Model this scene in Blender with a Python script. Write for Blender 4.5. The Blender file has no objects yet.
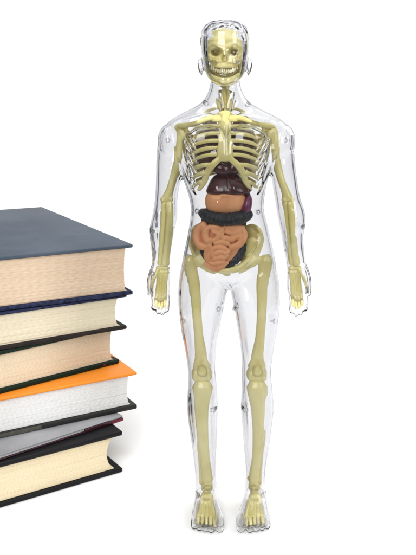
import bpy, math, random
import numpy as np
from mathutils import Vector, Matrix

random.seed(4)
RNG = np.random.RandomState(7)
S = 0.0006            # one modelling unit is 0.6 mm
DIST = 780.0          # camera distance from the figure
EYE = 406.0           # camera height
HZ = 100.0            # horizon row of the photograph
SC = bpy.context.scene
COL = SC.collection
TMP = []


def P(px, py, Y=0.0):
    """a point of the photograph at depth Y as a point of the place"""
    k = (DIST + Y) / DIST
    return np.array([(px - 208.0) * k, Y, EYE - (py - HZ) * k])


# ------------------------------------------------------------------ materials
def new_mat(name):
    m = bpy.data.materials.new(name)
    m.use_nodes = True
    nt = m.node_tree
    return m, nt, nt.nodes['Principled BSDF']


def ramp(nt, fac, stops):
    r = nt.nodes.new('ShaderNodeValToRGB')
    e = r.color_ramp.elements
    while len(e) < len(stops):
        e.new(0.5)
    for i, (p, c) in enumerate(stops):
        e[i].position = p
        e[i].color = (c[0], c[1], c[2], 1)
    nt.links.new(fac, r.inputs['Fac'])
    return r.outputs['Color']


def noise(nt, scale, detail=4, rough=0.5, stretch=None):
    tc = nt.nodes.new('ShaderNodeTexCoord')
    out = tc.outputs['Object']
    if stretch:
        mp = nt.nodes.new('ShaderNodeMapping')
        mp.inputs['Scale'].default_value = stretch
        nt.links.new(out, mp.inputs['Vector'])
        out = mp.outputs['Vector']
    n = nt.nodes.new('ShaderNodeTexNoise')
    n.inputs['Scale'].default_value = scale
    n.inputs['Detail'].default_value = detail
    n.inputs['Roughness'].default_value = rough
    nt.links.new(out, n.inputs['Vector'])
    return n.outputs['Fac']


def bump(nt, b, height, strength, dist):
    n = nt.nodes.new('ShaderNodeBump')
    n.inputs['Strength'].default_value = strength
    n.inputs['Distance'].default_value = dist
    nt.links.new(height, n.inputs['Height'])
    nt.links.new(n.outputs['Normal'], b.inputs['Normal'])


def solid(name, c1, c2, scale, rough, bump_s=0.0, bump_scale=None, coat=0.0, stretch=None, sss=0.0, spec=0.5, lo=0.3, hi=0.7):
    m, nt, b = new_mat(name)
    f = noise(nt, scale, 5, 0.55, stretch)
    nt.links.new(ramp(nt, f, [(lo, c1), (hi, c2)]), b.inputs['Base Color'])
    b.inputs['Roughness'].default_value = rough
    b.inputs['Specular IOR Level'].default_value = spec
    b.inputs['Coat Weight'].default_value = coat
    b.inputs['Coat Roughness'].default_value = 0.08
    if sss:
        b.inputs['Subsurface Weight'].default_value = sss
        b.inputs['Subsurface Radius'].default_value = (0.004, 0.002, 0.001)
        b.inputs['Subsurface Scale'].default_value = 0.4
    if bump_s:
        h = noise(nt, bump_scale or scale * 4, 3, 0.6, stretch)
        bump(nt, b, h, bump_s, 0.0006)
    return m


M = {}
M['bone'] = solid('olive yellow bone plastic', (.75, .65, .215), (.92, .84, .40), 42, .25, .22, 300)
M['bone_shade'] = solid('shade darkened bone plastic', (.17, .14, .028), (.25, .205, .045), 60, .35, .12, 260)  # bone colour darkened to stand for shade in the skull's recesses
M['teeth'] = solid('pale tooth plastic', (.80, .73, .40), (.86, .80, .48), 120, .28)
M['liver'] = solid('dark maroon plastic', (.050, .003, .004), (.075, .005, .007), 70, .24, .08, 200, coat=.25)
M['lung'] = solid('brown red plastic', (.10, .046, .034), (.17, .085, .066), 60, .32, .12, 240, coat=.1)
M['peach'] = solid('peach plastic', (.84, .375, .155), (.90, .44, .205), 70, .45, .08, 240, sss=.1, spec=.4)
M['colon'] = solid('charcoal plastic', (.012, .014, .017), (.022, .024, .029), 90, .42, .5, 420, spec=.35)
M['spleen'] = solid('magenta purple plastic', (.13, .010, .055), (.19, .018, .085), 90, .3, .1, 240, coat=.3)


def clear_plastic(name, tint, rough, density):
    m, nt, b = new_mat(name)
    b.inputs['Base Color'].default_value = (*tint, 1)
    b.inputs['Transmission Weight'].default_value = 1.0
    b.inputs['IOR'].default_value = 1.44
    b.inputs['Roughness'].default_value = rough
    h = noise(nt, 75, 2, 0.5)
    bump(nt, b, h, .10, 0.0012)
    if density:
        va = nt.nodes.new('ShaderNodeVolumeAbsorption')
        va.inputs['Color'].default_value = (.785, .79, .812, 1)
        va.inputs['Density'].default_value = density
        nt.links.new(va.outputs['Volume'], nt.nodes['Material Output'].inputs['Volume'])
    return m


M['clear'] = clear_plastic('clear moulded plastic', (1, 1, 1), .015, 450)
M['clear_peg'] = clear_plastic('frosted clear plastic', (.66, .66, .70), .16, 0)


def cloth(name, c1, c2, rough=.6, weave=900, bs=.35, coat=0.0, mottle=14):
    m, nt, b = new_mat(name)
    f = noise(nt, mottle, 6, .62)
    base = ramp(nt, f, [(.32, c1), (.68, c2)])
    nt.links.new(base, b.inputs['Base Color'])
    b.inputs['Roughness'].default_value = rough
    b.inputs['Specular IOR Level'].default_value = .18
    b.inputs['Coat Weight'].default_value = coat
    b.inputs['Coat Roughness'].default_value = .2
    h = noise(nt, weave, 3, .65)
    bump(nt, b, h, bs, .0004)
    return m


M['blue_cloth'] = cloth('slate blue book cloth', (.046, .064, .092), (.088, .110, .142), .55, 700, .4)
M['navy_cloth'] = cloth('navy book cloth', (.006, .008, .026), (.036, .046, .105), .75, 900, .7, mottle=330)
M['brown_cloth'] = cloth('blackish brown book cloth', (.014, .010, .009), (.026, .020, .018), .6, 800, .3, mottle=60)
M['green_cloth'] = cloth('bottle green book cloth', (.004, .014, .009), (.008, .024, .015), .5, 800, .25)
M['orange_card'] = cloth('orange printed card', (.82, .24, .018), (.90, .29, .030), .42, 500, .06, coat=.1, mottle=9)
M['grey_card'] = cloth('dark grey printed card', (.016, .017, .016), (.028, .028, .027), .5, 600, .12, mottle=30)
M['khaki_patch'] = cloth('khaki grey cover patch', (.06, .058, .047), (.10, .095, .08), .35, 400, .15, mottle=120)
M['black_card'] = cloth('black book cover', (.004, .004, .006), (.008, .008, .010), .42, 600, .12, mottle=20)
M['silver_card'] = cloth('silver grey glossy card', (.22, .225, .24), (.36, .365, .38), .25, 500, .05, coat=.4, mottle=25)
M['maroon_card'] = cloth('dark maroon glossy card', (.030, .008, .012), (.045, .010, .016), .25, 500, .05, coat=.4)
M['red_tip'] = cloth('wine red glossy card', (.12, .007, .018), (.16, .012, .028), .3, 500, .05, coat=.3)


def pages(name, c1, c2, line, freq, amount):
    """paper edge: long thin streaks that follow the leaves"""
    m, nt, b = new_mat(name)
    f = noise(nt, 1.0, 5, .7, (9, 9, freq))
    g = noise(nt, 18, 3, .5)
    col = ramp(nt, f, [(.30, line), (.42, c1), (.70, c2)])
    mix = nt.nodes.new('ShaderNodeMix')
    mix.data_type = 'RGBA'
    mix.inputs['A'].default_value = (*c1, 1)
    nt.links.new(col, mix.inputs['B'])
    mix.inputs['Factor'].default_value = amount
    mul = nt.nodes.new('ShaderNodeMix')
    mul.data_type = 'RGBA'
    mul.blend_type = 'MULTIPLY'
    mul.inputs['Factor'].default_value = 1
    nt.links.new(mix.outputs['Result'], mul.inputs['A'])
    nt.links.new(ramp(nt, g, [(.3, (.94, .93, .91)), (.7, (1, 1, 1))]), mul.inputs['B'])
    ga = nt.nodes.new('ShaderNodeMix')
    ga.data_type = 'RGBA'
    ga.blend_type = 'MULTIPLY'
    ga.inputs['Factor'].default_value = 1
    nt.links.new(mul.outputs['Result'], ga.inputs['A'])
    nt.links.new(ramp(nt, noise(nt, 1.0, 2, .5, (2.2, 2.2, freq * 1.15)), [(.30, (.70, .62, .54)), (.335, (1, 1, 1))]), ga.inputs['B'])
    nt.links.new(ga.outputs['Result'], b.inputs['Base Color'])
    b.inputs['Roughness'].default_value = .85
    b.inputs['Specular IOR Level'].default_value = .2
    bump(nt, b, noise(nt, 1.0, 3, .7, (14, 14, freq * 2)), .35, .0005)
    return m


M['page_peach'] = pages('peach cream page edges', (.74, .575, .42), (.78, .63, .475), (.58, .42, .28), 420, .8)
M['page_cream'] = pages('cream page edges', (.78, .70, .53), (.83, .76, .60), (.64, .54, .37), 330, .7)
M['page_tan'] = pages('tan cream page edges', (.79, .66, .48), (.83, .72, .54), (.72, .58, .40), 500, .45)
M['page_white'] = pages('white page edges', (.82, .82, .82), (.87, .87, .88), (.74, .74, .74), 520, .5)
M['page_grey'] = pages('grey white page edges', (.55, .56, .58), (.66, .67, .69), (.42, .43, .45), 700, .7)
M['page_yellow'] = pages('yellowed page edges', (.80, .69, .48), (.84, .75, .55), (.70, .58, .37), 420, .5)
m_, nt_, b_ = new_mat('white studio sweep')
nt_.links.new(ramp(nt_, noise(nt_, 3, 2), [(.3, (.93, .93, .93)), (.7, (.94, .94, .94))]), b_.inputs['Base Color'])
b_.inputs['Roughness'].default_value = .9
b_.inputs['Specular IOR Level'].default_value = .1
M['sweep'] = m_


# ------------------------------------------------------------------ mesh builder
def spline(pts, n):
    """Catmull-Rom through rows of numbers, n samples per span"""
    a = np.asarray(pts, float)
    if len(a) < 3:
        t = np.linspace(0, 1, n + 1)[:, None]
        return a[0] * (1 - t) + a[-1] * t
    q = np.vstack([2 * a[0] - a[1], a, 2 * a[-1] - a[-2]])
    out = []
    for i in range(len(a) - 1):
        p0, p1, p2, p3 = q[i:i + 4]
        for t in np.arange(n) / n:
            out.append(.5 * (2 * p1 + (p2 - p0) * t + (2 * p0 - 5 * p1 + 4 * p2 - p3) * t * t + (3 * p1 - p0 - 3 * p2 + p3) * t ** 3))
    out.append(a[-1])
    return np.array(out)


class MB:
    def __init__(s):
        s.v, s.f, s.n = [], [], 0

    def add(s, v, f):
        v = np.asarray(v, float)
        s.v.append(v)
        s.f += [[i + s.n for i in q] for q in f]
        s.n += len(v)
        return s

    def rings(s, R, close=True):
        """R: list of equal rings (n x 3), caps at both ends"""
        n = len(R[0])
        v = np.vstack(R)
        f = []
        for k in range(len(R) - 1):
            for i in range(n):
                j = (i + 1) % n
                f.append([k * n + i, k * n + j, (k + 1) * n + j, (k + 1) * n + i])
        if close:
            f.append(list(range(n))[::-1])
            f.append([(len(R) - 1) * n + i for i in range(n)])
        return s.add(v, f)

    def ell(s, c, r, rot=(0, 0, 0), nu=20, nv=12):
        m = np.array(Matrix.Rotation(rot[2], 3, 'Z') @ Matrix.Rotation(rot[1], 3, 'Y') @ Matrix.Rotation(rot[0], 3, 'X'))
        v = [[0, 0, 1]]
        for k in range(1, nv):
            a = math.pi * k / nv
            for i in range(nu):
                b = 2 * math.pi * i / nu
                v.append([math.sin(a) * math.cos(b), math.sin(a) * math.sin(b), math.cos(a)])
        v.append([0, 0, -1])
        v = (np.array(v) * np.array(r)) @ m.T + np.array(c)
        f = []
        for i in range(nu):
            j = (i + 1) % nu
            f.append([0, 1 + i, 1 + j])
            for k in range(nv - 2):
                f.append([1 + k * nu + i, 1 + (k + 1) * nu + i, 1 + (k + 1) * nu + j, 1 + k * nu + j])
            f.append([1 + (nv - 2) * nu + i, len(v) - 1, 1 + (nv - 2) * nu + j])
        return s.add(v, f)

    def rows(s, rows, n=36, sub=5, power=2.3, zmin=None):
        """stack of rings from rows (py, xl, xr, y_front, y_back) read off the photograph"""
        R = []
        for py, xl, xr, yf, yb in spline(rows, sub):
            yc = (yf + yb) / 2
            a, b = P(xl, py, yc), P(xr, py, yc)
            cx, hx, hy = (a[0] + b[0]) / 2, (b[0] - a[0]) / 2, (yb - yf) / 2
            t = 2 * np.pi * np.arange(n) / n
            c, d = np.cos(t), np.sin(t)
            x = cx + hx * np.sign(c) * np.abs(c) ** (2 / power)
            y = yc + hy * np.sign(d) * np.abs(d) ** (2 / power)
            R.append(np.stack([x, y, np.full(n, a[2])], 1))
        return s.rings(R)

    def tube(s, pts, ra, rb=None, up=(0, 1, 0), n=12, sub=6, img=True, cap=True):
        """swept tube; pts (px,py,Y) in photo rows when img, else xyz; ra across, rb along up"""
        p = np.array([P(*q) for q in pts]) if img else np.asarray(pts, float)
        k = len(p)
        ra = np.full(k, ra, float) if np.isscalar(ra) else np.asarray(ra, float)
        rb = ra if rb is None else (np.full(k, rb, float) if np.isscalar(rb) else np.asarray(rb, float))
        q = spline(np.hstack([p, ra[:, None], rb[:, None]]), sub)
        c, A, B = q[:, :3], np.maximum(q[:, 3], .05), np.maximum(q[:, 4], .05)
        T = np.gradient(c, axis=0)
        T /= np.linalg.norm(T, axis=1)[:, None] + 1e-9
        up = np.array(up, float)
        t = 2 * np.pi * np.arange(n) / n
        R = []

        def ring(i, k, off):
            side = np.cross(T[i], up)
            side /= np.linalg.norm(side) + 1e-9
            u = np.cross(side, T[i])
            return c[i] + T[i] * off + k * (A[i] * np.cos(t)[:, None] * side + B[i] * np.sin(t)[:, None] * u)
        e = min(A[0], B[0])
        if cap:
            R += [ring(0, .35, -.92 * e), ring(0, .75, -.65 * e)]
        for i in range(len(c)):
            R.append(ring(i, 1, 0))
        e = min(A[-1], B[-1])
        if cap:
            R += [ring(-1, .75, .65 * e), ring(-1, .35, .92 * e)]
        return s.rings(R)

    def rbox(s, lo, hi, r=.6, seg=2):
        """box with rounded edges"""
        lo, hi = np.array(lo, float), np.array(hi, float)
        c, h = (lo + hi) / 2, (hi - lo) / 2
        r = min(r, *(h * .98))
        R = []
        prof = []
        for k in range(seg + 1):
            a = math.pi / 2 * k / seg
            prof.append((-h[2] + r - r * math.cos(a), -r + r * math.sin(a)))
        for k in range(seg + 1):
            a = math.pi / 2 * k / seg
            prof.append((h[2] - r + r * math.sin(a), -r + r * math.cos(a)))
        for z, ins in prof:
            ring = []
            rr = r
            for (sx, sy, a0) in ((1, 1, 0), (-1, 1, 90), (-1, -1, 180), (1, -1, 270)):
                for k in range(seg + 1):
                    a = math.radians(a0 + 90 * k / seg)
                    ring.append([c[0] + sx * (h[0] - rr) + (rr + ins) * math.cos(a), c[1] + sy * (h[1] - rr) + (rr + ins) * math.sin(a), c[2] + z])
            R.append(np.array(ring))
        return s.rings(R)

    def fuse(s, voxel=1.0, smooth=6):
        """melt all pieces into one continuous surface"""
        me = bpy.data.meshes.new('draft')
        me.from_pydata([tuple(q) for q in np.vstack(s.v)], [], s.f)
        o = bpy.data.objects.new('draft', me)
        COL.objects.link(o)
        m = o.modifiers.new('r', 'REMESH')
        m.mode = 'VOXEL'
        m.voxel_size = voxel
        if smooth:
            m = o.modifiers.new('s', 'SMOOTH')
            m.factor = .5
            m.iterations = smooth
        dg = bpy.context.evaluated_depsgraph_get()
        e = o.evaluated_get(dg).to_mesh()
        v = np.zeros(len(e.vertices) * 3)
        e.vertices.foreach_get('co', v)
        f = [list(p.vertices) for p in e.polygons]
        o.evaluated_get(dg).to_mesh_clear()
        bpy.data.objects.remove(o)
        bpy.data.meshes.remove(me)
        s.v, s.f, s.n = [v.reshape(-1, 3)], f, len(v) // 3
        return s

    def sculpt(s, fn):
        s.v = [fn(np.vstack(s.v))]
        return s

    def build(s, name, mat, parent=None, origin=(0, 0, 0), smooth=True, wall=0, mats=None):
        v = (np.vstack(s.v) - np.array(origin)) * S
        me = bpy.data.meshes.new(name)
        me.from_pydata(v.tolist(), [], s.f)
        me.update()
        if smooth:
            me.polygons.foreach_set('use_smooth', [True] * len(me.polygons))
        for x in (mats or [mat]):
            me.materials.append(x)
        o = bpy.data.objects.new(name, me)
        COL.objects.link(o)
        if parent is not None:
            o.parent = parent
            if parent.type == 'EMPTY':
                pass
        if wall:
            m = o.modifiers.new('wall', 'SOLIDIFY')
            m.thickness = wall * S
            m.offset = -1
            m.use_even_offset = False
        return o


def empty(name, loc, rz, label, cat, group=None):
    o = bpy.data.objects.new(name, None)
    COL.objects.link(o)
    o.location = Vector(loc) * S
    o.rotation_euler = (0, 0, rz)
    o.empty_display_size = .02
    o['label'] = label
    o['category'] = cat
    if group:
        o['group'] = group
    return o


# ------------------------------------------------------------------ the clear figure
BASE = np.array([22.0, 0.0, 0.0])
fig = empty('anatomy_model', BASE, 0, 'clear plastic human figure showing yellow skeleton and coloured organs inside', 'anatomy model')


def fb(mb, name, mat, parent=None, **k):
    return mb.build(name, mat, parent or fig, origin=BASE, **k)


HEAD = [(21.6, 218, 233, -8, 10), (23, 211, 239, -17, 20), (26, 205.5, 244, -22, 26), (30, 202.5, 246.8, -26, 30), (36, 201, 248.2, -28, 33),
        (45, 200.8, 249, -29, 34), (55, 201.5, 248.5, -29, 34), (63, 203, 247, -29, 31), (70, 204.5, 245.5, -29, 26), (76, 206.8, 243.3, -29, 18),
        (80, 210, 239.7, -28, 8), (83, 214.5, 235, -26.5, 0), (85, 219, 230, -24, -10)]
TORSO = [(76, 212, 239, -10, 16), (84, 210, 240.5, -14, 17), (90, 208.5, 242, -15, 18), (97, 205.5, 245.5, -16, 19), (103, 200.5, 251, -17, 20),
         (108, 192, 259, -18, 22), (112, 184, 267, -20, 23), (117, 175, 277, -23, 24), (122, 168, 284.5, -25, 25), (128, 163.5, 289, -27, 26),
         (136, 163, 289, -30, 27), (146, 166, 286, -33, 27), (156, 172, 280, -34, 27), (166, 178, 273.5, -32, 26), (176, 182, 269, -30, 24), (188, 186, 266, -30, 22),
         (200, 189.5, 264.3, -30, 20), (210, 190.6, 264, -30, 19), (225, 189, 267.7, -30, 20), (238, 186.7, 270.7, -30, 23), (248, 184.6, 273, -30, 26),
         (258, 182.6, 275, -29, 28), (268, 181.5, 276.4, -28, 29), (278, 184, 274.5, -23, 27), (285, 192, 267, -14, 22), (288, 203, 256, -6, 14)]
LEG_A = [(246, 188, 222, -18, 18), (256, 184, 226, -22, 25), (266, 181, 228, -25, 28), (280, 178.7, 228.9, -26, 28), (297, 178, 226, -25, 26), (309, 178.6, 223.5, -24, 24),
         (332, 181.5, 218.8, -21, 21), (345, 184, 216.8, -19, 19), (361, 186.7, 215.6, -18, 17), (372, 187.8, 215.7, -18.5, 16), (384, 187.8, 217, -17, 17), (395, 187.2, 217.7, -15, 20),
         (407, 187, 218, -14, 22), (420, 188, 217.6, -13, 21), (443, 191.4, 216.9, -12, 17), (466, 194.4, 215.8, -10, 14), (483, 195.4, 216.6, -11, 13), (495, 195, 217.5, -13, 13), (503, 195.5, 217.5, -12, 12)]
LEG_B = [(246, 234, 268, -18, 18), (256, 231, 273, -22, 25), (266, 229, 276, -25, 28), (280, 228.6, 279, -26, 28), (297, 231.6, 280, -25, 26), (309, 234.3, 279.6, -24, 24),
         (332, 238, 276.7, -21, 21), (345, 240, 274.3, -19, 19), (361, 241.5, 272, -18, 17), (372, 241.8, 271, -18.5, 16), (384, 241.6, 272, -17, 17), (395, 241, 273.2, -15, 20),
         (407, 240.6, 273.9, -14, 22), (420, 241.6, 272.6, -13, 21), (443, 243.4, 269.6, -12, 17), (466, 245.4, 265.9, -10, 14), (483, 245.2, 265.3, -11, 13), (495, 244.5, 266, -13, 13), (503, 244.5, 265.8, -12, 12)]
ARM_A = [(121, 170, 194, -10, 10), (130, 162.3, 195, -17, 17), (140, 158.2, 193, -19, 19), (150, 156.8, 190.5, -19, 19), (160, 156.2, 187, -18, 18), (170, 156, 184.3, -17, 17),
         (180, 155.8, 181.6, -15, 16), (190, 155.4, 179, -14, 15), (200, 154.6, 178, -14, 14), (213, 152.5, 177.8, -15, 13), (222, 150.5, 176.5, -15, 12),
         (230, 149.6, 174.8, -14, 12), (245.6, 150.6, 172, -13, 9), (258, 152, 170.2, -11, 8), (265, 151.3, 170, -10, 8), (272, 150.3, 170.4, -9.5, 8), (280, 150, 170.8, -9, 8), (290, 149.8, 170.4, -8.5, 7.5), (296, 151, 169.3, -7.5, 5.5), (300, 153, 167.5, -6.5, 3), (303, 156, 164.5, -5, 0)]
ARM_B = [(121, 259, 283, -10, 10), (130, 258, 290, -17, 17), (140, 261, 293.3, -19, 19), (150, 264, 294.2, -19, 19), (160, 266.5, 295, -18, 18), (170, 269, 296, -17, 17),
         (180, 271.5, 297.4, -15, 16), (190, 273, 298.8, -14, 15), (200, 274.8, 301, -14, 14), (211, 276.5, 304.8, -15, 13), (222, 278.6, 305.8, -15, 12),
         (235, 281, 303.6, -14, 12), (246, 283, 303.8, -13, 9), (256, 285, 304.8, -11, 8), (265, 286.2, 306, -10, 8), (272, 286.8, 307.5, -9.5, 8), (280, 286.6, 308.4, -9, 8), (290, 287, 309, -8.5, 7.5), (296, 289, 308, -7.5, 5.5), (300, 291.5, 306, -6.5, 3), (303, 294.5, 303, -5, 0)]

sh = MB()
sh.rows(HEAD, 44, 5, 2.25)
sh.rows(TORSO, 64, 5, 2.5)
sh.rows(LEG_A, 40, 5, 2.15)
sh.rows(LEG_B, 40, 5, 2.15)
sh.rows(ARM_A, 36, 5, 2.15)
sh.rows(ARM_B, 36, 5, 2.15)
# face
sh.ell(P(224.5, 80.5, -25), (7, 4.5, 5))
for x, sg in ((200.2, -1), (249.6, 1)):
    c = P(x + sg * -.6, 66.5, 2)
    sh.tube([c + (-sg * 1, 0, -8), c + (sg * 1.2, -1, -4), c + (sg * 2.2, 1, 3), c + (sg * 1.2, 3, 7), c + (-sg * 1, 2, 7.5)], [1.2, 1.3, 1.3, 1.2, 1.0], [2, 2.6, 3, 2.8, 2], img=False)
    sh.ell(c + (-sg * .8, 1, 0), (2.4, 5, 7.4))
for sg in (-1, 1):
    cx = 226.5
    sh.ell(P(cx + sg * 21, 142, -25), (22, 9.5, 16), (0, sg * .22, 0))
    sh.ell(P(cx + sg * 57, 143, -6), (12, 17, 19), (0, sg * .1, 0))
# soft relief of the front: (path, reach, height) in units
RELIEF = []
for sg in (-1, 1):
    RELIEF.append(([(cx + sg * 9, 90, 0), (cx + sg * 6.5, 102, 0), (cx + sg * 4, 113, 0)], 2.4, 2.2))
    RELIEF.append(([(cx + sg * 5, 115.5, 0), (cx + sg * 22, 114.5, 0), (cx + sg * 42, 119, 0)], 2.6, 1.6))
    for py in (178, 191, 205):
        RELIEF.append(([(cx + sg * 6, py, 0), (cx + sg * 12, py, 0)], 5, 1.1))
    for j in range(9):
        x0, y0 = 34.0 + 2.2 * (j % 2) + j * .1, 141 + j * 5.6
        RELIEF.append(([(cx + sg * (x0 + 5.5), y0 - 7, 0), (cx + sg * (x0 + 1.2), y0 + 1, 0), (cx + sg * (x0 - 3.5), y0 + 9, 0)], 1.5, 1.5))
    for j in range(8):
        x0, y0 = 40.5 - j * .75, 141 + j * 6
        RELIEF.append(([(cx + sg * (x0 + 2.6), y0 - 6, 0), (cx + sg * (x0 + .5), y0 + 2, 0), (cx + sg * (x0 - 2.6), y0 + 10, 0)], 1.4, 1.4))
    RELIEF.append(([(cx + sg * 47, 132, 0), (cx + sg * 42, 143, 0), (cx + sg * 36, 156, 0)], 2.4, 1.6))
    RELIEF.append(([(cx + sg * 36, 238, 0), (cx + sg * 25, 258, 0), (cx + sg * 10, 273, 0)], 3, 1.2))
    mx = (lambda px: px) if sg < 0 else (lambda px: 452.6 - px)
    RELIEF.append(([(mx(175), 152, 0), (mx(170), 168, 0), (mx(167), 188, 0)], 5.5, 2.2))
    RELIEF.append(([(mx(157.5), 208, 0), (mx(156.5), 222, 0), (mx(158), 242, 0)], 3.5, 1.8))
    RELIEF.append(([(mx(170), 206, 0), (mx(169), 222, 0), (mx(166), 245, 0)], 3, 1.2))
    mx = (lambda px: px) if sg < 0 else (lambda px: 458.5 - px)
    RELIEF.append(([(mx(203), 275, 0), (mx(201), 310, 0), (mx(201), 350, 0)], 7, 2.2))
    RELIEF.append(([(mx(214), 320, 0), (mx(212.5), 345, 0), (mx(208.5), 360, 0)], 4, 2.2))
    RELIEF.append(([(mx(188), 300, 0), (mx(189.5), 335, 0), (mx(194), 357, 0)], 4, 1.8))
    RELIEF.append(([(mx(193), 392, 0), (mx(192.5), 412, 0), (mx(197), 444, 0)], 4, 1.6))
    RELIEF.append(([(mx(212), 395, 0), (mx(212.5), 412, 0), (mx(211), 440, 0)], 3.5, 1.4))
    RELIEF.append(([(mx(201.5), 365, 0), (mx(201.5), 376, 0)], 6, 1.8))
    RELIEF.append(([(224.8 + sg * 15, 48, 0), (224.8 + sg * 9, 46, 0), (224.8 + sg * 3, 47.8, 0)], 1.9, 1.1))
    RELIEF.append(([(224.8 + sg * 12, 52, 0), (224.8 + sg * 7, 52, 0)], 2.2, -1.3))
    RELIEF.append(([(224.8 + sg * 12, 62, 0), (224.8 + sg * 14, 61, 0)], 4.5, 1.4))
RELIEF.append(([(224.7, 49, 0), (224.5, 55, 0), (224.3, 62.5, 0)], 4.0, 2.9))
RELIEF.append(([(221, 61.8, 0), (224.3, 62, 0), (227.6, 61.8, 0)], 3.0, 1.6))
RELIEF.append(([(217.5, 72.6, 0), (224.5, 71.2, 0), (231.5, 72.6, 0)], 1.3, 1.1))
RELIEF.append(([(219, 75, 0), (224.5, 75.8, 0), (230, 75, 0)], 1.3, 1.1))
RELIEF.append(([(226.5, 120, 0), (226.5, 160, 0)], 2.2, -1.4))
RELIEF.append(([(226.5, 172, 0), (226.5, 215, 0)], 2.0, -.9))
TUFTS = []
for k in range(260):
    a = random.uniform(-math.pi, math.pi)
    b = random.uniform(.05, 1.5)
    TUFTS.append((np.array([math.sin(a) * math.sin(b), -math.cos(a) * math.sin(b), math.cos(b)]), random.uniform(.05, .085), random.uniform(.7, 1.5)))


def emboss(v):
    k = (DIST + v[:, 1]) / DIST
    px, py = v[:, 0] / k + 208.0, HZ + (EYE - v[:, 2]) / k
    q = np.stack([px, py], 1)
    dy = np.zeros(len(v))
    front = np.clip((-v[:, 1] - 1) / 8, 0, 1)
    for path, r, h in RELIEF:
        w = np.zeros(len(v))
        pts = spline([p[:2] for p in path], 5)
        lo, hi = pts.min(0) - 3 * r, pts.max(0) + 3 * r
        sel = np.where((q[:, 0] > lo[0]) & (q[:, 0] < hi[0]) & (q[:, 1] > lo[1]) & (q[:, 1] < hi[1]) & (front > 0))[0]
        if not len(sel):
            continue
        best = np.full(len(sel), 1e9)
        taper = np.zeros(len(sel))
        for m in range(len(pts) - 1):
            a, b = pts[m], pts[m + 1]
            t = np.clip(((q[sel] - a) @ (b - a)) / max(1e-6, (b - a) @ (b - a)), 0, 1)
            d = np.linalg.norm(q[sel] - (a + t[:, None] * (b - a)), axis=1)
            u = (m + t) / (len(pts) - 1)
            g = d < best
            best[g] = d[g]
            taper[g] = u[g]
        dy[sel] += h * np.exp(-(best / r) ** 2) * np.sin(np.pi * np.clip(.15 + .7 * taper, 0, 1))
    v[:, 1] -= dy * front
    # hair: a slightly raised cap of locks
    c = P(224.8, 46, 2)
    d = v - c
    n = np.linalg.norm(d, axis=1) + 1e-6
    u = d / n[:, None]
    edge = 33 - 5.0 * np.exp(-((px - 224.8) / 11) ** 2) * (v[:, 1] < 0)
    edge = np.where(v[:, 1] > -12, 33 + np.clip((v[:, 1] + 12) * 1.6, 0, 34), edge)
    cap = np.clip((edge - py) / 2.2, 0, 1) * (py < 72) * (np.abs(px - 224.8) < 27)
    rise = (.5 - .3 * np.clip((np.abs(px - 224.8) - 17) / 6, 0, 1)) * cap
    acc = np.zeros(len(v))
    near = np.where(cap > 0)[0]
    for t, r, h in TUFTS:
        ang = 1 - u[near] @ t
        acc[near] += h * np.exp(-ang / (r * r * .7))
    acc[near] = (acc[near] - acc[near].mean()) / (acc[near].std() + 1e-6)
    rise += cap * .5 * np.clip(acc, -1.8, 1.6)
    v += u * rise[:, None]
    return v


# hands: four fingers and a thumb, palms forward
for (fx, tips, thumb) in (((153.2, 158, 162.8, 167.2), (308.5, 312.2, 313.4, 310.5), [(155.5, 267, -5), (151.5, 277, -8), (149.6, 286, -9), (149.3, 293.5, -9.5)]),
                          ((291.4, 296, 300.8, 305.8), (311.5, 314.6, 313.6, 309.6), [(302.5, 266, -5), (306.8, 276, -8), (308.8, 285, -9), (309.2, 294, -9.5)])):
    for k, (x, tip) in enumerate(zip(fx, tips)):
        mid = sum(fx) / 4
        d = (x - mid)
        sh.tube([(x - d * .08, 288, 0), (x, 297, -1), (x + d * .02, 304, -3.5), (x - d * .03, tip, -8)], [3, 2.9, 2.75, 2.3], [4, 3.3, 2.9, 2.4])
    sh.tube(thumb, [4.5, 4, 3.2, 2.5], [5, 4.2, 3.4, 2.7])
# feet
for sg, rows_ in ((1, [(14, 199.5, 213), (8, 196.5, 216.3), (0, 195, 217.6), (-12, 194, 218.6), (-24, 192.4, 221.5), (-34, 191.2, 224.2), (-42, 191.2, 224.6)]),
                  (-1, [(14, 247.5, 262), (8, 245, 265), (0, 244, 266.3), (-12, 242.6, 267.4), (-24, 239.2, 268.8), (-34, 236.2, 269.8), (-42, 235.8, 269.8)])):
    tops = [13, 18, 22, 21, 15, 10.5, 6.5]
    R = []
    for (Y, xl, xr, zt) in spline([(*r, t) for r, t in zip(rows_, tops)], 4):
        k = (DIST + Y) / DIST
        a, b = (xl - 208) * k, (xr - 208) * k
        t = 2 * np.pi * np.arange(28) / 28
        c, d = np.cos(t), np.sin(t)
        x = (a + b) / 2 + (b - a) / 2 * np.sign(c) * np.abs(c) ** .85
        z = zt / 2 + zt / 2 * np.sign(d) * np.abs(d) ** .85
        R.append(np.stack([x, np.full(28, Y), z], 1))
    sh.rings(R)
    big, small = (219.6, 193.8) if sg == 1 else (240.6, 267.6)
    xs = [big, big + (small - big) * .33, big + (small - big) * .56, big + (small - big) * .79, small]
    for k, (x, r, L) in enumerate(zip(xs, (4.9, 3.6, 3.4, 3.2, 3.2), (-48.5, -49.5, -48, -46, -43))):
        kk = (DIST - 45) / DIST
        X = (x - 208) * kk
        sh.tube([(X, -32, r + 2.6), (X, -40, r + 2.4), (X, L, r * 1.05)], [r * .8, r * .95, r * .95], [r * .8, r, r * .95], up=(0, 0, 1), img=False)


def settle(v):
    v[:, 2] -= v[:, 2].min()
    return v


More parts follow.
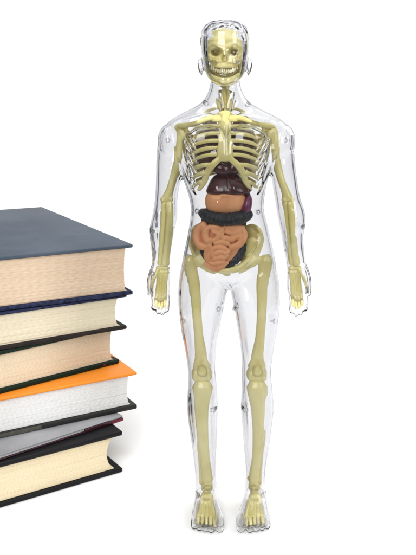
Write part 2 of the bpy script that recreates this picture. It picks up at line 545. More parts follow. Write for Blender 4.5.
sh.fuse(1.0, 7).sculpt(emboss).sculpt(settle)
shell = fb(sh, 'body_shell', M['clear'], wall=2.8)
vg = shell.vertex_groups.new(name='wall')
for v in shell.data.vertices:
    x, y, z = v.co.x / S + BASE[0], v.co.y / S, v.co.z / S
    w_ = 1.0
    if z < 260 and (x < -36 or x > 76):
        w_ = min(w_, max(.6, (z - 225) / 35))
    if z < 30:
        w_ = min(w_, .45 + .55 * max(0, (z - 8) / 22))
    if 416 < z < 470:                     # thinner over the face than round the head
        f_ = min(1, max(0, (-y - 12) / 8)) * min(1, (470 - z) / 5) * min(1, (z - 416) / 5)
        w_ = min(w_, 1 - .5 * f_)
    if z > 416 and (x < -5.5 or x > 39.5):  # ears
        w_ = min(w_, .6)
    vg.add([v.index], w_, 'REPLACE')
shell.modifiers['wall'].vertex_group = 'wall'
shell.modifiers['wall'].thickness_vertex_group = 0.0

# closing pegs moulded inside the shell
for (px, py) in ((152.8, 230), (152.2, 272), (196, 210), (259, 211), (217.4, 307), (183, 319), (235.6, 307), (274.8, 319), (211.4, 407), (246.6, 407), (302.4, 226),
                 (196.5, 492), (264.0, 492), (205.5, 104), (248, 105), (167, 140), (286, 140)):
    c = P(px, py, 0)
    dx = 1.8 if px < 226 else -1.8
    if py in (230, 272, 226):
        dx *= .8
    t = 2 * np.pi * np.arange(16) / 16
    R = []
    for r, y in ((1.2, -7), (2.7, -7), (2.7, 7), (1.2, 7), (1.2, -7)):
        R.append(np.stack([c[0] + dx * .6 + r * np.cos(t), np.full(16, y + 0.0), c[2] + r * np.sin(t)], 1))
    fb(MB().rings(R, close=False), 'peg_socket', M['clear_peg'], shell, smooth=False)


# ------------------------------------------------------------------ skeleton
def dent(v, c, r, depth, front=True):
    """push the front of a surface in around c (x, z)"""
    c = np.asarray(c)
    d = np.sqrt(((v[:, 0] - c[0]) / r[0]) ** 2 + ((v[:, 2] - c[2]) / r[1]) ** 2)
    w = np.clip(1 - d ** 2, 0, 1) ** .6
    sel = v[:, 1] < c[1] + 14
    v[sel, 1] += (w * depth)[sel]
    return v


sk = MB()
sk.ell(P(224.5, 45, 2), (19, 24, 17))
sk.ell(P(224.5, 50, -8), (18, 15, 14))
sk.ell(P(224.5, 62, -12), (13.5, 11, 9))
for sg in (-1, 1):
    sk.tube([(224.5 + sg * 17.5, 56, 4), (224.5 + sg * 17, 58.5, -8), (224.5 + sg * 12, 60.5, -18), (224.5 + sg * 7, 61, -22)], [1.8, 2.2, 2.6, 2], [1.8, 2.2, 2.6, 2])
    sk.tube([(224.5 + sg * 16.5, 47.5, -12), (224.5 + sg * 9, 44.5, -21), (224.5 + sg * 2, 47.5, -22)], [1.4, 1.8, 1.5], 2)
    sk.tube([(224.5 + sg * 16.5, 47.5, -12), (224.5 + sg * 16.5, 53, -12), (224.5 + sg * 13.5, 58, -17)], [1.6, 1.5, 1.6], 2)
sk.tube([(224.5, 46, -22), (224.4, 51, -23.5), (224.4, 54.5, -25)], [2, 1.7, 1.6], 1.6)
sk.tube([(213, 65, -15), (218, 66.2, -20.5), (224.4, 66.6, -22), (231, 66.2, -20.5), (236, 65, -15)], 2.0, 2.2)
sk.fuse(.8, 3)


def skull_shape(v):
    v = dent(v, P(216.2, 52, -18), (5.3, 4.3), 10)
    v = dent(v, P(233.2, 52, -18), (5.3, 4.3), 10)
    v = dent(v, P(224.4, 59, -18), (2.7, 4.0), 7)
    v = dent(v, P(213.5, 63.8, -12), (3.5, 2.6), 5)
    v = dent(v, P(235.5, 63.8, -12), (3.5, 2.6), 5)
    return v


sk.sculpt(skull_shape)
skull = fb(sk, 'skull', M['bone'])
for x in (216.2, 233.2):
    fb(MB().ell(P(x, 52, -12.0), (3.9, 3.4, 3.4)), 'eye_socket_shade', M['bone_shade'], skull)  # darker bone filling, shade of the socket put into its colour
jaw = MB()
jaw.tube([(208, 60, -1), (207.8, 68, -5), (209.6, 75, -11), (215.5, 81.2, -19), (224.4, 83.0, -22.5), (233.3, 81.2, -19), (239.2, 75, -11), (241, 68, -5), (240.8, 60, -1)],
         [2, 2.2, 2.4, 2.5, 2.9, 2.5, 2.4, 2.2, 2], [2, 2.5, 2.6, 2.4, 2.5, 2.4, 2.6, 2.5, 2])
jaw.tube([(211.2, 74.6, -14), (216.8, 78.1, -19.8), (224.4, 79.3, -22.8), (232, 78.1, -19.8), (237.6, 74.6, -14)], 2.3, 2)
fb(jaw.fuse(.7, 3), 'jaw', M['bone'], skull)
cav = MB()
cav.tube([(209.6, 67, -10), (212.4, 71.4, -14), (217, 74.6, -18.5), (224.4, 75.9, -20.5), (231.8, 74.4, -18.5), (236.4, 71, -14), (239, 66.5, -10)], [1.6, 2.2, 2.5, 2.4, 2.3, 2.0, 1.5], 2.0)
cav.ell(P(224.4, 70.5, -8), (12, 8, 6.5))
fb(cav, 'mouth_shade', M['bone_shade'], skull)  # shade between the jaws, painted as a darker solid
th = MB()
for k in range(-6, 7):
    u = k / 6.0
    Y = -23.4 + 9 * abs(u) ** 2
    th.ell(P(224.4 + 12.5 * u, 71.9 - 3.8 * u * u, Y), (1.2, 1.1, 2.1), (0, 0, 0), 10, 8)
fb(th, 'teeth', M['teeth'], skull)

# neck
sp = MB()
path, rad = [], []
for k in range(0, 70):
    py = 82 + k * 2.75
    Y = 13 + 5 * math.sin((py - 90) / 160 * math.pi * 1.5)
    path.append((225.5 + .008 * (py - 90), py, Y))
    rad.append((4.4 + 2.6 * min(1, (py - 82) / 120)) * (1.0 if k % 3 else .72))
sp.tube(path, rad, [r * .95 for r in rad], sub=2, n=14)
for k in range(0, 66, 3):
    py = 84 + k * 2.75
    c = P(225.5, py, 17)
    sp.ell(c, (8.5, 2, 2))
spine = fb(sp, 'spine', M['bone'])
lx = MB()
lx.tube([(222.6, 91, -4), (221.6, 99, -8), (222.6, 108, -13)], [1.3, 1.7, 1.2], 2)
lx.tube([(227.6, 91, -4), (228.6, 99, -8), (227.6, 108, -13)], [1.3, 1.7, 1.2], 2)
lx.tube([(225, 88, -1), (225, 98, -4), (225, 112, -10)], [3.2, 3, 2.6], 2.4)
lx.tube([(217.5, 99, -5), (219, 106, -11), (222.5, 113.5, -17.5)], [1.0, 1.7, 1.4], 1.6)
lx.tube([(233, 99, -5), (231.8, 106, -11), (228.5, 113.5, -17.5)], [1.0, 1.7, 1.4], 1.6)
fb(lx.fuse(.7, 2), 'larynx', M['bone'])

# rib cage
CX = 225.0
st = MB()
st.tube([(CX - .3, 112, -19.5), (CX, 118, -21.5), (CX, 126, -23), (CX, 140, -24.5), (CX, 154, -25), (CX, 160, -24.5)], [6.4, 8.4, 6.6, 6.8, 8.0, 5], [1.8, 2, 2, 2, 2, 1.6])
for sg in (-1, 1):
    st.tube([(CX + sg * 3, 156.5, -24.5), (CX + sg * 12, 164.5, -24), (CX + sg * 17.5, 172, -21.5), (CX + sg * 20.5, 181, -18), (CX + sg * 25.5, 189.5, -13)], [2.8, 3.6, 3.6, 3.2, 2], 1.8)
cage = fb(st.fuse(.8, 3), 'rib_cage', M['bone'])
RIBS = [  # row at the breastbone, row at the side, side reach, thickness
    (119.0, 122.0, 22.5, 3.0), (126.5, 130.0, 28.5, 2.5), (133.5, 138.5, 31.0, 2.0), (140.5, 146.0, 32.5, 2.0), (147.5, 154.0, 33.0, 2.0), (154.5, 161.5, 33.0, 2.0),
    (164.5, 169.5, 32.5, 2.3), (173.0, 178.0, 31.5, 2.3), (182.0, 186.0, 30.0, 2.3)]
for sg in (-1, 1):
    for k, (y0, y1, w, r) in enumerate(RIBS):
        fx = 5.0 if k < 6 else (13.0, 18.0, 20.5)[k - 6]
        Yf = -23.5 if k < 6 else (-23.5, -21.5, -17.5)[k - 6]
        pts = [(CX + sg * fx, y0, Yf), (CX + sg * (fx + (w - fx) * .42), y0 + (y1 - y0) * .08, Yf + .8), (CX + sg * (fx + (w - fx) * .82), y0 + (y1 - y0) * .55, Yf * .62),
               (CX + sg * w, y1, -4), (CX + sg * w * .93, y1 - 5, 8), (CX + sg * w * .6, y1 - 11, 16), (CX + sg * 5, y1 - 14, 17)]
        fb(MB().tube(pts, [r, r, r, r * .95, r * .8, r * .7, r * .6], [1.5] * 7, up=(0, 1, 0) if False else (sg * .35, 1, 0), n=12, sub=6), 'rib', M['bone'], cage)

for sg in (-1, 1):
    cl = MB()
    cl.tube([(CX + sg * 6, 117.5, -21), (CX + sg * 17, 118.5, -23), (CX + sg * 30, 124, -20), (CX + sg * 41, 126, -12), (CX + sg * 46, 126, -6)], [3.2, 2.6, 2.6, 2.8, 3], [2.6, 2.2, 2.2, 2.4, 2.4])
    fb(cl, 'collarbone', M['bone'])
    sc = MB()
    sc.tube([(CX + sg * 47.5, 127, -4), (CX + sg * 43, 131, 2), (CX + sg * 36, 136, 10), (CX + sg * 24, 140, 17)], [3.6, 4, 4, 3], 2.6)
    sc.tube([(CX + sg * 42, 132, -2), (CX + sg * 37, 139, 9), (CX + sg * 30, 155, 17), (CX + sg * 28, 170, 18)], [5, 7, 7, 2.5], 1.4)
    sc.tube([(CX + sg * 42, 131, -2), (CX + sg * 38, 129.5, -11)], [2.4, 2], 2.2)
    fb(sc.fuse(.8, 3), 'shoulder_blade', M['bone'])

# arms
ARMS = [dict(h=[(183.6, 131.5, -2), (182.2, 137, -3), (179.8, 150, -3), (175.8, 170, -3), (170.3, 188, -3), (167.0, 198, -3)],
             rad=[(168.8, 204, -4), (169.6, 215, -5), (168.4, 235, -5), (166.3, 252, -4), (164.8, 263, -3)],
             uln=[(164.4, 203, -1), (163.6, 216, -2), (162.2, 236, -2), (161.0, 253, -2), (160.2, 263, -2)],
             el=(166.8, 199.5), wrist=(162.2, 266), pal=[(157.3, 293), (160.0, 294.5), (162.6, 294.5), (165.1, 293)], tip=[(155.0, 305.5), (158.6, 308.2), (161.9, 308.6), (164.8, 306.4)], th=[(157.5, 270, -4), (153.5, 279, -7), (151.6, 287.5, -9)]),
        dict(h=[(271.2, 131.5, -2), (272.6, 137, -3), (274.8, 150, -3), (278.4, 170, -3), (284.4, 188, -3), (287.7, 198, -3)],
             rad=[(290.4, 204, -4), (291.5, 215, -5), (293.4, 235, -5), (294.8, 252, -4), (296.0, 263, -3)],
             uln=[(285.6, 203, -1), (286.2, 216, -2), (288.3, 236, -2), (290.4, 253, -2), (291.8, 263, -2)],
             el=(288, 199.5), wrist=(295.0, 266), pal=[(292.8, 293), (295.4, 294.5), (298.2, 294.5), (300.8, 293)], tip=[(293.3, 306), (296.4, 308.2), (299.6, 307.6), (302.4, 304.6)], th=[(299.5, 270, -4), (304, 278, -7), (306.4, 286.5, -9)])]
for a in ARMS:
    h = MB()
    h.tube(a['h'], [6.0, 5.2, 4.2, 3.8, 4.0, 5.4], [5.2, 4.8, 4.0, 3.6, 3.6, 3.8])
    h.ell(P(a['h'][0][0], 132.5, -2), (6.4, 6, 6))
    h.ell(P(a['el'][0] - 3.6, a['el'][1], -3), (3, 3.6, 3.4))
    h.ell(P(a['el'][0] + 3.6, a['el'][1], -3), (3, 3.6, 3.4))
    fb(h.fuse(.8, 3), 'humerus', M['bone'])
    fb(MB().tube(a['rad'], [4.0, 3.1, 3.1, 3.4, 4.2], [3.4, 2.6, 2.6, 2.8, 3.2]), 'radius_bone', M['bone'])
    fb(MB().tube(a['uln'], [4.0, 3.2, 3.0, 2.9, 3.0], [4.2, 3.2, 2.6, 2.4, 2.5]), 'ulna', M['bone'])
    wx, wy = a['wrist']
    cp = MB()
    for i in range(4):
        for j in range(2):
            cp.ell(P(wx + (i - 1.5) * 2.9, wy + 2 + j * 4.2, -2), (2.1, 2.4, 2.5), (0, 0, 0), 12, 8)
    hb = fb(cp.fuse(.6, 2), 'hand_bones', M['bone'])
    for i, ((x1, y1), (x2, y2)) in enumerate(zip(a['pal'], a['tip'])):
        f = MB()
        x0 = wx + (i - 1.5) * 2.5
        f.tube([(x0, wy + 8, -2), ((x0 + x1) / 2, (wy + 8 + y1) / 2, -2), (x1, y1 - .6, -2.4)], [2.0, 1.6, 2.0], [2.0, 1.6, 2.0], n=10)
        f.tube([(x1, y1 + 1.6, -2.6), ((x1 + x2) / 2, (y1 + y2) / 2 - .5, -4), (x1 + (x2 - x1) * .55, y1 + (y2 - y1) * .55, -4.6)], [1.9, 1.5, 1.7], n=10)
        f.tube([(x1 + (x2 - x1) * .66, y1 + (y2 - y1) * .68, -5), (x2, y2, -7)], [1.7, 1.2], n=10)
        fb(f, 'finger_bone', M['bone'], hb)
    f = MB()
    t = a['th']
    f.tube([t[0], ((t[0][0] + t[1][0]) / 2, (t[0][1] + t[1][1]) / 2, (t[0][2] + t[1][2]) / 2), t[1]], [1.9, 1.4, 1.8], n=10)
    f.tube([(t[1][0], t[1][1] + 1.5, t[1][2]), t[2]], [1.6, 1.0], n=10)
    fb(f, 'thumb_bone', M['bone'], hb)

# pelvis
pv = MB()
for sg in (-1, 1):
    c = 225.5
    x = lambda d: c + sg * d
    pv.tube([(x(13), 245, 13), (x(19), 234, 10), (x(27), 228, 3), (x(33), 229, -5)], [5, 6.5, 6, 3.5], [2.2, 1.8, 1.6, 2.0], up=(0, 1, .3))
    pv.tube([(x(15), 250, 11), (x(21), 243, 8), (x(28), 238, 1), (x(34), 236, -6)], [6, 7.5, 7, 4], [2.2, 1.7, 1.6, 2.0], up=(0, 1, .3))
    pv.tube([(x(18), 258, 7), (x(24), 252, 4), (x(30), 247, -1), (x(34), 242, -5)], [6, 7, 6, 3.5], [3, 2.4, 2, 2], up=(0, 1, .3))
    pv.tube([(x(34.5), 230, -6), (x(36.2), 238, -7), (x(33.5), 248, -6), (x(29), 256, -3)], [1.8, 2.1, 2.1, 3], 2.2)
    pv.ell(P(x(25), 243, 2), (12, 2.4, 17), (0, 0, -sg * .55))
    pv.ell(P(x(20), 252, 3), (10, 2.6, 12), (0, 0, -sg * .4))
    pv.ell(P(x(26), 260, 0), (7, 7, 7))
    pv.tube([(x(24), 259, -4), (x(15), 266, -10), (x(6), 270, -13), (x(0), 271, -13)], [4, 3.2, 3.4, 3.6], [3.4, 2.8, 2.8, 2.6])
    pv.tube([(x(24), 262, 2), (x(17), 267, 0), (x(10), 270, -6), (x(4), 270.5, -11)], [5.5, 5, 4, 3], [4, 3.4, 3, 2.6])
    pv.tube([(x(27), 240, -2), (x(25), 252, -1), (x(22), 262, -2)], [7, 8, 6], [2.2, 2.6, 3])
pv.tube([(225.5, 238, 14), (225.5, 250, 17), (225.5, 264, 17), (225.5, 270, 13)], [11, 9.5, 5, 2.5], [4, 4, 3, 2])
fb(pv.fuse(.8, 4), 'pelvis', M['bone'])

# legs
LEGS = [dict(f=[(189.8, 260, -1), (190.8, 268, -1), (194.2, 285, -2), (196.8, 309, -3), (199.2, 338, -4), (200.8, 357, -4), (201.8, 366, -4)], head=(199.5, 259), tro=(186.8, 259.5), pat=(201.9, 371.0),
             cond=((196.4, 376), (207.6, 376)), t=[(202.6, 386, -4), (202.4, 394, -5), (201.6, 407, -5), (202.4, 430, -4), (204.6, 455, -3), (206.6, 472, -2), (207.2, 479, -2)], cond2=((196.6, 386.5), (208.4, 386.5)),
             fi=[(194.6, 391, 2), (194.8, 405, 3), (196.2, 430, 3), (199.2, 455, 2), (201.2, 475, 0), (201.4, 482, 0)], tal=(206.8, 486), big=(214.6, 516), small=(198.4, 517)),
        dict(f=[(266.2, 260, -1), (265.0, 268, -1), (262.2, 285, -2), (261.6, 309, -3), (259.8, 338, -4), (257.6, 357, -4), (256.8, 366, -4)], head=(253.5, 259), tro=(268.6, 259.5), pat=(257.4, 371.0),
             cond=((251.4, 376), (262.4, 376)), t=[(257.0, 386, -4), (257.2, 394, -5), (258.0, 407, -5), (258.6, 430, -4), (257.0, 455, -3), (254.8, 472, -2), (254.0, 479, -2)], cond2=((251.2, 386.5), (263.0, 386.5)),
             fi=[(265.4, 391, 2), (265.2, 405, 3), (264.2, 430, 3), (262.0, 455, 2), (260.0, 475, 0), (259.8, 482, 0)], tal=(254.6, 486), big=(246.4, 516), small=(262.6, 517))]
for g in LEGS:
    f = MB()
    f.tube(g['f'], [7.4, 7.0, 5.8, 4.8, 4.8, 6.8, 9.2], [6, 5.4, 4.4, 4.2, 4.4, 5, 6])
    f.ell(P(*g['tro'], 2), (4.6, 6, 6))
    f.tube([(g['tro'][0], 262, 1), ((g['tro'][0] + g['head'][0]) / 2, 260.5, 0), (*g['head'], -1)], [5, 4.2, 5], [5, 4.2, 5])
    f.ell(P(*g['head'], -1), (6, 6, 6))
    f.ell(P((g['cond'][0][0] + g['cond'][1][0]) / 2, 373.5, -2), (7, 7.5, 8.0))
    for c in g['cond']:
        f.ell(P(c[0], c[1] - 2.5, -1), (5.4, 8.5, 7.2))
    fb(f.fuse(.8, 3), 'femur', M['bone'])
    p = MB()
    p.ell(P(*g['pat'], -14.5), (4.7, 3.4, 5.6))
    fb(p.fuse(.6, 2), 'kneecap', M['bone'])
    t = MB()
    t.tube(g['t'], [10.2, 9.4, 7.2, 6.0, 5.0, 5.2, 5.6], [8, 7, 6, 5, 4.5, 4.6, 5])
    for c in g['cond2']:
        t.ell(P(*c, -2), (4.8, 8, 3.6))
    t.ell(P(g['big'][0] * .12 + g['tal'][0] * .88 + (2.6 if g['tal'][0] < 226 else -2.6), 484, -2), (2.2, 3.4, 4))
    fb(t.fuse(.8, 3), 'shin_bone', M['bone'])
    fb(MB().tube(g['fi'], [3.0, 2.0, 1.8, 1.9, 2.4, 2.3], [3, 2, 1.8, 1.9, 2.4, 2.3]), 'calf_bone', M['bone'])
    ft = MB()
    ft.ell(P(*g['tal'], -4), (5.4, 6.5, 4.6))
    tx = P(*g['tal'], -4)[0]
    ft.ell((tx, 3, 9), (5, 9, 5.5))
    ft.ell((tx, -2, 20), (6, 6, 6))
    ft.ell((tx, -11, 14), (6.6, 6, 4.6))
    ft.ell((tx, -17, 12.5), (6.8, 5, 3.6))
    fbn = fb(ft.fuse(.7, 3), 'foot_bones', M['bone'])
    for i in range(5):
        u = i / 4
        xe = P(g['big'][0] + (g['small'][0] - g['big'][0]) * u, 516, -38)[0]
        xs_ = tx + (xe - tx) * .55
        r = 2.25 if i else 2.6
        m = MB()
        m.tube([(xs_, -17, 13), ((xs_ + xe) / 2, -26, 10.5), (xe, -35 + 3 * u, 7)], [r * 1.1, r * .8, r], up=(0, 0, 1), img=False, n=10)
        m.tube([(xe, -37.5 + 3 * u, 6.2), (xe, -43.5 + 4.5 * u, 4.6)], [r * .85, r * .6], up=(0, 0, 1), img=False, n=10)
        fb(m, 'toe_bone', M['bone'], fbn)

# ------------------------------------------------------------------ organs
for sg in (-1, 1):
    l = MB()
    l.ell(P(CX + sg * 17, 150, -2), (12.5, 14, 23), (0, sg * .12, 0))
    l.ell(P(CX + sg * 14, 132, 0), (9.5, 11, 12))
    fb(l.fuse(1, 4), 'lung', M['lung'])
ht = MB()
ht.ell(P(221.5, 168.5, -17), (9.5, 7.5, 7), (0, .3, 0))
ht.ell(P(233.5, 167.5, -17.5), (8, 7.5, 7.5), (0, -.4, 0))
ht.ell(P(216, 166, -15), (4, 5, 4.5))
ht.tube([(231, 166, -15), (232, 160.5, -16), (235, 158.5, -13)], [3, 2.6, 2.4])
ht.tube([(223, 166, -15), (221.5, 161.5, -17)], [3, 2.4])
fb(ht.fuse(.7, 2), 'heart', M['liver'])
lv = MB()
lv.rows([(172.5, 222, 233, -12, -4), (174.5, 216, 238, -16, 0), (178, 212, 242, -19.5, 1), (183, 209.2, 245, -22.5, 1), (188, 207, 247.2, -24.5, 0), (191, 206.2, 248, -25, -1), (193, 207.5, 247.5, -24, -3), (194.3, 213, 243, -20, -6)], 44, 5, 2.4)
lv.tube([(227.5, 175, -17.5), (228.5, 182, -22.2), (229.5, 192, -24.5)], [1.0, 1.2, 1.2], 1.0)
fb(lv.fuse(.7, 3), 'liver', M['liver'])
sm = MB()
sm.rows([(191.5, 212, 238, -17, -4), (193, 208, 242, -22, -2), (196, 205.8, 244.6, -24.5, 0), (201, 205.2, 244.6, -25, 0), (206, 205.8, 243, -24, 0), (211, 208, 241, -21, 0), (216, 212, 238, -16, 0)], 40, 5, 2.7)
sm.tube([(214, 196, -19), (224, 195.5, -23), (236, 196.5, -21)], [1.8, 2.2, 1.8], 2.4)
fb(sm.fuse(.8, 3), 'stomach', M['peach'])
spl = MB()
spl.ell(P(246, 206, -12), (5.6, 9, 12), (0, .25, 0))
spl.ell(P(243, 214, -14), (5.5, 7, 5))
fb(spl.fuse(.8, 3), 'spleen', M['spleen'])
pn = MB()
pn.tube([(240, 194, -14), (246.5, 191, -14), (250.2, 186, -10)], [3, 3.4, 2.4])
pn.tube([(246, 192, -13), (248.5, 199, -11), (246, 206, -8)], [3.2, 2.6, 2])
fb(pn.fuse(.7, 2), 'pancreas', M['liver'])
co = MB()


def haustra(path, r, pitch):
    q = spline([(*P(*p), rr) for p, rr in zip(path, r)], 14)
    d = np.concatenate([[0], np.cumsum(np.linalg.norm(np.diff(q[:, :3], axis=0), axis=1))])
    w = 1 + .10 * np.abs(np.sin(math.pi * d / pitch)) - .06
    co.tube(q[:, :3], q[:, 3] * w, q[:, 3] * w, sub=1, n=18, img=False, up=(.05, 1, .1))


haustra([(203.5, 213, -13), (212, 217, -19.5), (225, 219.2, -21.5), (238, 217.8, -20), (246.5, 214.6, -13)], [5.4, 6.2, 6.4, 6.6, 6.2], 3.4)
haustra([(206, 215, -11), (206, 226, -4), (204, 240, -3), (205, 252, -6), (208.5, 259, -8)], [5, 4.4, 4.4, 5, 4.4], 4.2)
haustra([(243, 215, -10), (241, 228, -4), (241.5, 240, -5), (240.5, 250, -8), (235, 259, -11), (227, 264, -12)], [5, 4.4, 4.6, 5.4, 5, 4], 4.2)
fb(co, 'colon', M['colon'])
gi = MB()


def Z(u, v, Y):
    return (185 + u / 4.894, 210 + v / 4.894, Y)


gi.rows([(222, 208, 238, -12, 0), (226, 200.5, 244.5, -16, 0), (234, 198, 245, -17.5, 0), (242, 199, 243, -17.5, 0), (248, 203, 240, -17, 0), (256, 206, 236, -16.5, 0), (264, 207.5, 231, -15.5, 0), (270, 212, 225, -12, -2)], 36, 5, 3.2)
STROKES = [
    ([(92, 72), (66, 96), (60, 135), (72, 168), (92, 178)], 20), ([(108, 90), (100, 120), (112, 150), (128, 146)], 17), ([(118, 84), (146, 82), (172, 88)], 15),
    ([(140, 104), (160, 110), (160, 135), (140, 150)], 15), ([(196, 80), (235, 84), (282, 86)], 15), ([(182, 100), (180, 126), (192, 140)], 14), ([(205, 104), (232, 112), (258, 104), (284, 100)], 14),
    ([(200, 134), (228, 142), (250, 130), (278, 122)], 15), ([(268, 132), (270, 152), (254, 172), (228, 180)], 16), ([(150, 160), (180, 156), (210, 164)], 14), ([(120, 172), (116, 196), (108, 220), (112, 244)], 16),
    ([(136, 222), (132, 200), (148, 184), (176, 180), (200, 190)], 14), ([(152, 212), (172, 204), (198, 208), (214, 200)], 14), ([(140, 240), (166, 232), (190, 232), (206, 222)], 14), ([(118, 252), (140, 260), (166, 256), (188, 250)], 14),
    ([(276, 94), (290, 118), (282, 148), (264, 172)], 16), ([(100, 262), (124, 276), (150, 284)], 12), ([(206, 256), (186, 270), (158, 282)], 12), ([(126, 284), (150, 296), (176, 282)], 11)]
for pts, r in STROKES:
    o = []
    for (u, v) in pts:
        px, py = 185 + u / 4.894, 210 + v / 4.894
        e = ((px - 221.5) / 29) ** 2 + ((py - 242) / 34) ** 2
        o.append(Z(u, v, -6 - 15.5 * math.sqrt(max(0.04, 1 - e))))
    n_ = len(o)
    r = r if r >= 16 else r * .86
    gi.tube(o, [r / 4.894 * (.97 if i in (0, n_ - 1) else 1.06) for i in range(n_)], [r / 4.894 * 1.0] * n_, sub=6, n=14)
fb(gi.fuse(.45, 1), 'small_intestine', M['peach'])

# ------------------------------------------------------------------ books
def book(name, label, xc, d, z0, z1, ang, W, L, tb, bt, pg, mats, over=(7.5, 3.0), concave=4.0, spread=.5, label_parts=()):
    """xc: photo column of the near right cover corner at relative depth d; z0..z1 height; W along the visible edge, L going away"""
    corner = np.array([(xc - 208) * d, (d - 1) * DIST])
    a = math.radians(ang)
    ux, uy = np.array([math.cos(a), math.sin(a)]), np.array([-math.sin(a), math.cos(a)])
    base = corner - ux * W / 2 + uy * L / 2
    t = empty(name, (base[0], base[1], z0), a, label, 'book', 'books in the stack')
    H = z1 - z0
    hx, hy = W / 2, L / 2
    for zz, th, mt, lab in ((0, bt, mats[1], label_parts[1] if label_parts else None), (H - tb, tb, mats[0], label_parts[0] if label_parts else None)):
        o = MB().rbox((-hx + 4, -hy, zz), (hx, hy, zz + th), min(1.25, th * .44), 3).build('cover_board', mt, t)
        if lab:
            o['label'] = lab
    # rounded spine on the far left
    R = []
    n = 14
    for y in np.linspace(-hy, hy, 5):
        ring = []
        for k in range(n + 1):
            b = math.pi / 2 + math.pi * k / n
            ring.append([-hx + 3.6 + 7 * math.cos(b), y, H / 2 + (H / 2) * math.sin(b)])
        for k in range(n, -1, -1):
            b = math.pi / 2 + math.pi * k / n
            ring.append([-hx + 3.6 + 4 * math.cos(b), y, H / 2 + (H / 2 - 2.6) * math.sin(b)])
        R.append(np.array(ring))
    MB().rings(R).build('spine', mats[0], t)
    # page block: many gatherings of leaves, each a hair out of line, hollow at the fore-edge
    zs0, zs1 = bt + .15, H - tb - .15
    nl = max(8, int((zs1 - zs0) / 1.1))
    R = []
    jf = RNG.normal(0, spread * .45, nl)
    jr = RNG.normal(0, spread * .6, nl)
    for k in range(nl):
        za, zb = zs0 + (zs1 - zs0) * k / nl, zs0 + (zs1 - zs0) * (k + 1) / nl
        for z, e in ((za, .18), (za + (zb - za) * .22, 0), (zb - (zb - za) * .22, 0), (zb, .18)):
            u = (z - zs0) / (zs1 - zs0) * 2 - 1
            rx = hx - over[0] - concave * (1 - u * u) + jr[k] - e + (2.2 if abs(u) > .97 else 0)
            fy = -hy + over[1] + jf[k] + e
            ring = []
            for s_ in np.linspace(0, 1, 22):
                x = (-hx + 7) + (rx - (-hx + 7)) * s_
                wob = .35 * math.sin(s_ * 7 + z * .9 + k) * spread
                ring.append([x, fy + wob, z])
            ring[-1][0] -= .5
            ring.append([rx, fy + .7, z])
            ring.append([rx, hy - over[1], z])
            ring.append([-hx + 7, hy - over[1], z])
            R.append(np.array(ring))
    MB().rings(R).build('page_block', pg, t, smooth=False)
    return t, H, hx, hy


book('book', 'topmost thick hardback with slate blue cloth cover and peach page edges', 133, 1.165, 179.3, 238, 28.7, 262, 362, 4.0, 4.6, M['page_peach'], (M['blue_cloth'], M['navy_cloth']), (8.3, 3), 1.4, .2,
     ('slate blue cloth cover board', 'navy cloth cover board'))
book('book', 'cream paged hardback with blackish brown lower board under the blue topped book', 127, 1.165, 139.2, 179.0, 31.8, 245, 340, 2.6, 4.2, M['page_cream'], (M['navy_cloth'], M['brown_cloth']), (10, 3.2), 3.5, .22)
b3, H3, hx3, hy3 = book('book', 'hardback with bottle green boards lying on the orange covered book', 119.6, 1.186, 93.8, 139.0, 40.0, 235, 330, 4.0, 4.8, M['page_tan'], (M['green_cloth'], M['green_cloth']), (8.5, 3.6), 2.2, .14)
b4, H4, hx4, hy4 = book('book', 'white paged hardback with bright orange upper cover and dark grey lower board', 137.2, 1.149, 51.2, 93.5, 30.0, 250, 320, 3.4, 5.0, M['page_white'], (M['orange_card'], M['grey_card']), (9, 4), 1.5, .14,
     ('orange cover board', 'dark grey cover board'))
b5, H5, hx5, hy5 = book('book', 'thin silver grey book with wine red corner sticking out under the orange topped book', 123, 1.125, 45.3, 51.0, 40.9, 225, 300, 1.3, 1.5, M['page_grey'], (M['silver_card'], M['maroon_card']), (3, 1.6), .5, .2)
book('book', 'bottom book with black covers and yellowed hollow page edges', 122.5, 1.091, 0.2, 45.0, 33.5, 250, 320, 5.0, 4.6, M['page_yellow'], (M['black_card'], M['black_card']), (10.5, 3.4), 6.5, .14)

# small marks on two of the covers
mk = MB().rbox((hx3 - 23, -hy3 - .35, 1.0), (hx3 - 19.5, -hy3 + 1, 3.9), .3, 2)
mk.build('cover_mark', M['red_tip'], b3)
pt = MB().rbox((-hx4 + 6, -hy4 - .3, .6), (hx4 - 113, -hy4 + 1, 4.5), .3, 2)  # khaki grey strip along the lower board's edge
pt.build('cover_patch', M['khaki_patch'], b4)
tip = MB().rbox((hx5 - 16, -hy5 - .5, -.1), (hx5 + .5, -hy5 + 22, 3.2), .5, 2)
tip.build('corner_tip', M['red_tip'], b5)
band = MB().rbox((hx5 - 50, -hy5 - .45, .1), (hx5 - 16.2, -hy5 + 9, H5 - 1.5), .4, 2)
band.build('edge_band', M['maroon_card'], b5)

# ------------------------------------------------------------------ white sweep
sw = MB()
prof = [(-420, 0), (0, 0), (300, 0), (640, 0)]
for k in range(1, 13):
    a = math.pi / 2 * k / 12
    prof.append((640 + 260 * math.sin(a), 260 - 260 * math.cos(a)))
prof += [(900, 600), (900, 1500)]
R = []
xs = np.linspace(-850, 850, 7)
V, F = [], []
for (y, z) in prof:
    for x in xs:
        V.append((x, y, z))
for i in range(len(prof) - 1):
    for j in range(6):
        F.append([i * 7 + j, i * 7 + j + 1, (i + 1) * 7 + j + 1, (i + 1) * 7 + j])
o = sw.add(V, F).build('backdrop', M['sweep'])
o['kind'] = 'structure'
o['label'] = 'seamless white studio sweep under and behind the model and books'


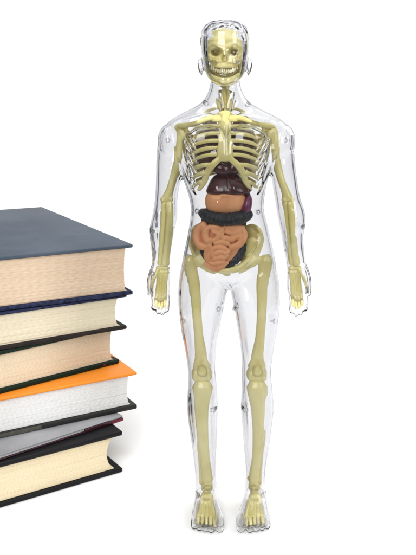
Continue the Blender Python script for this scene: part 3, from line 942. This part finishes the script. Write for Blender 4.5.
# ------------------------------------------------------------------ lamps, world, camera
def softbox(name, loc, target, w, h, radiance):
    L = bpy.data.lights.new(name, 'AREA')
    L.shape = 'RECTANGLE'
    L.size, L.size_y = w * S, h * S
    L.energy = radiance * math.pi * (w * S) * (h * S)
    o = bpy.data.objects.new(name, L)
    COL.objects.link(o)
    o.location = Vector(loc) * S
    d = (Vector(target) - Vector(loc))
    o.rotation_euler = d.to_track_quat('-Z', 'Y').to_euler()
    return o


softbox('overhead_softbox', (160, -60, 1250), (60, 60, 0), 1800, 1300, 1.3)
softbox('key_softbox', (-380, -1250, 900), (0, 0, 230), 650, 800, 7.4)
softbox('fill_softbox', (950, -900, 700), (0, 0, 230), 500, 800, 6.0)
softbox('added_lift_softbox', (1050, 620, 950), (-40, 80, 0), 500, 700, 3.4)  # extra lamp, added to lift the floor shadow right of the books
softbox('backdrop_lamp', (-60, 150, 1350), (-60, 900, 250), 1900, 300, 3.4)

w = bpy.data.worlds.new('World')
SC.world = w
w.use_nodes = True
w.node_tree.nodes['Background'].inputs['Color'].default_value = (1, 1, 1, 1)
w.node_tree.nodes['Background'].inputs['Strength'].default_value = .22

cam = bpy.data.cameras.new('camera')
co_ = bpy.data.objects.new('camera', cam)
COL.objects.link(co_)
co_.location = Vector((0, -DIST, EYE)) * S
co_.rotation_euler = (math.pi / 2, 0, 0)
cam.sensor_fit = 'VERTICAL'
cam.sensor_height = 24
cam.sensor_width = 18
cam.lens = 24 * DIST / 555.0
cam.shift_y = -(277.5 - HZ) / 555.0
cam.shift_x = 0
cam.clip_start = .01
cam.clip_end = 50
SC.camera = co_

SC.view_settings.view_transform = 'Standard'
SC.view_settings.look = 'None'
SC.view_settings.exposure = 0
SC.view_settings.gamma = 1
SC.render.engine = 'CYCLES'
c = SC.cycles
c.use_denoising = True
c.max_bounces = 32
c.transmission_bounces = 24
c.transparent_max_bounces = 16
c.glossy_bounces = 10
c.diffuse_bounces = 5
c.caustics_reflective = True
c.caustics_refractive = True
c.blur_glossy = .3
c.sample_clamp_indirect = 12
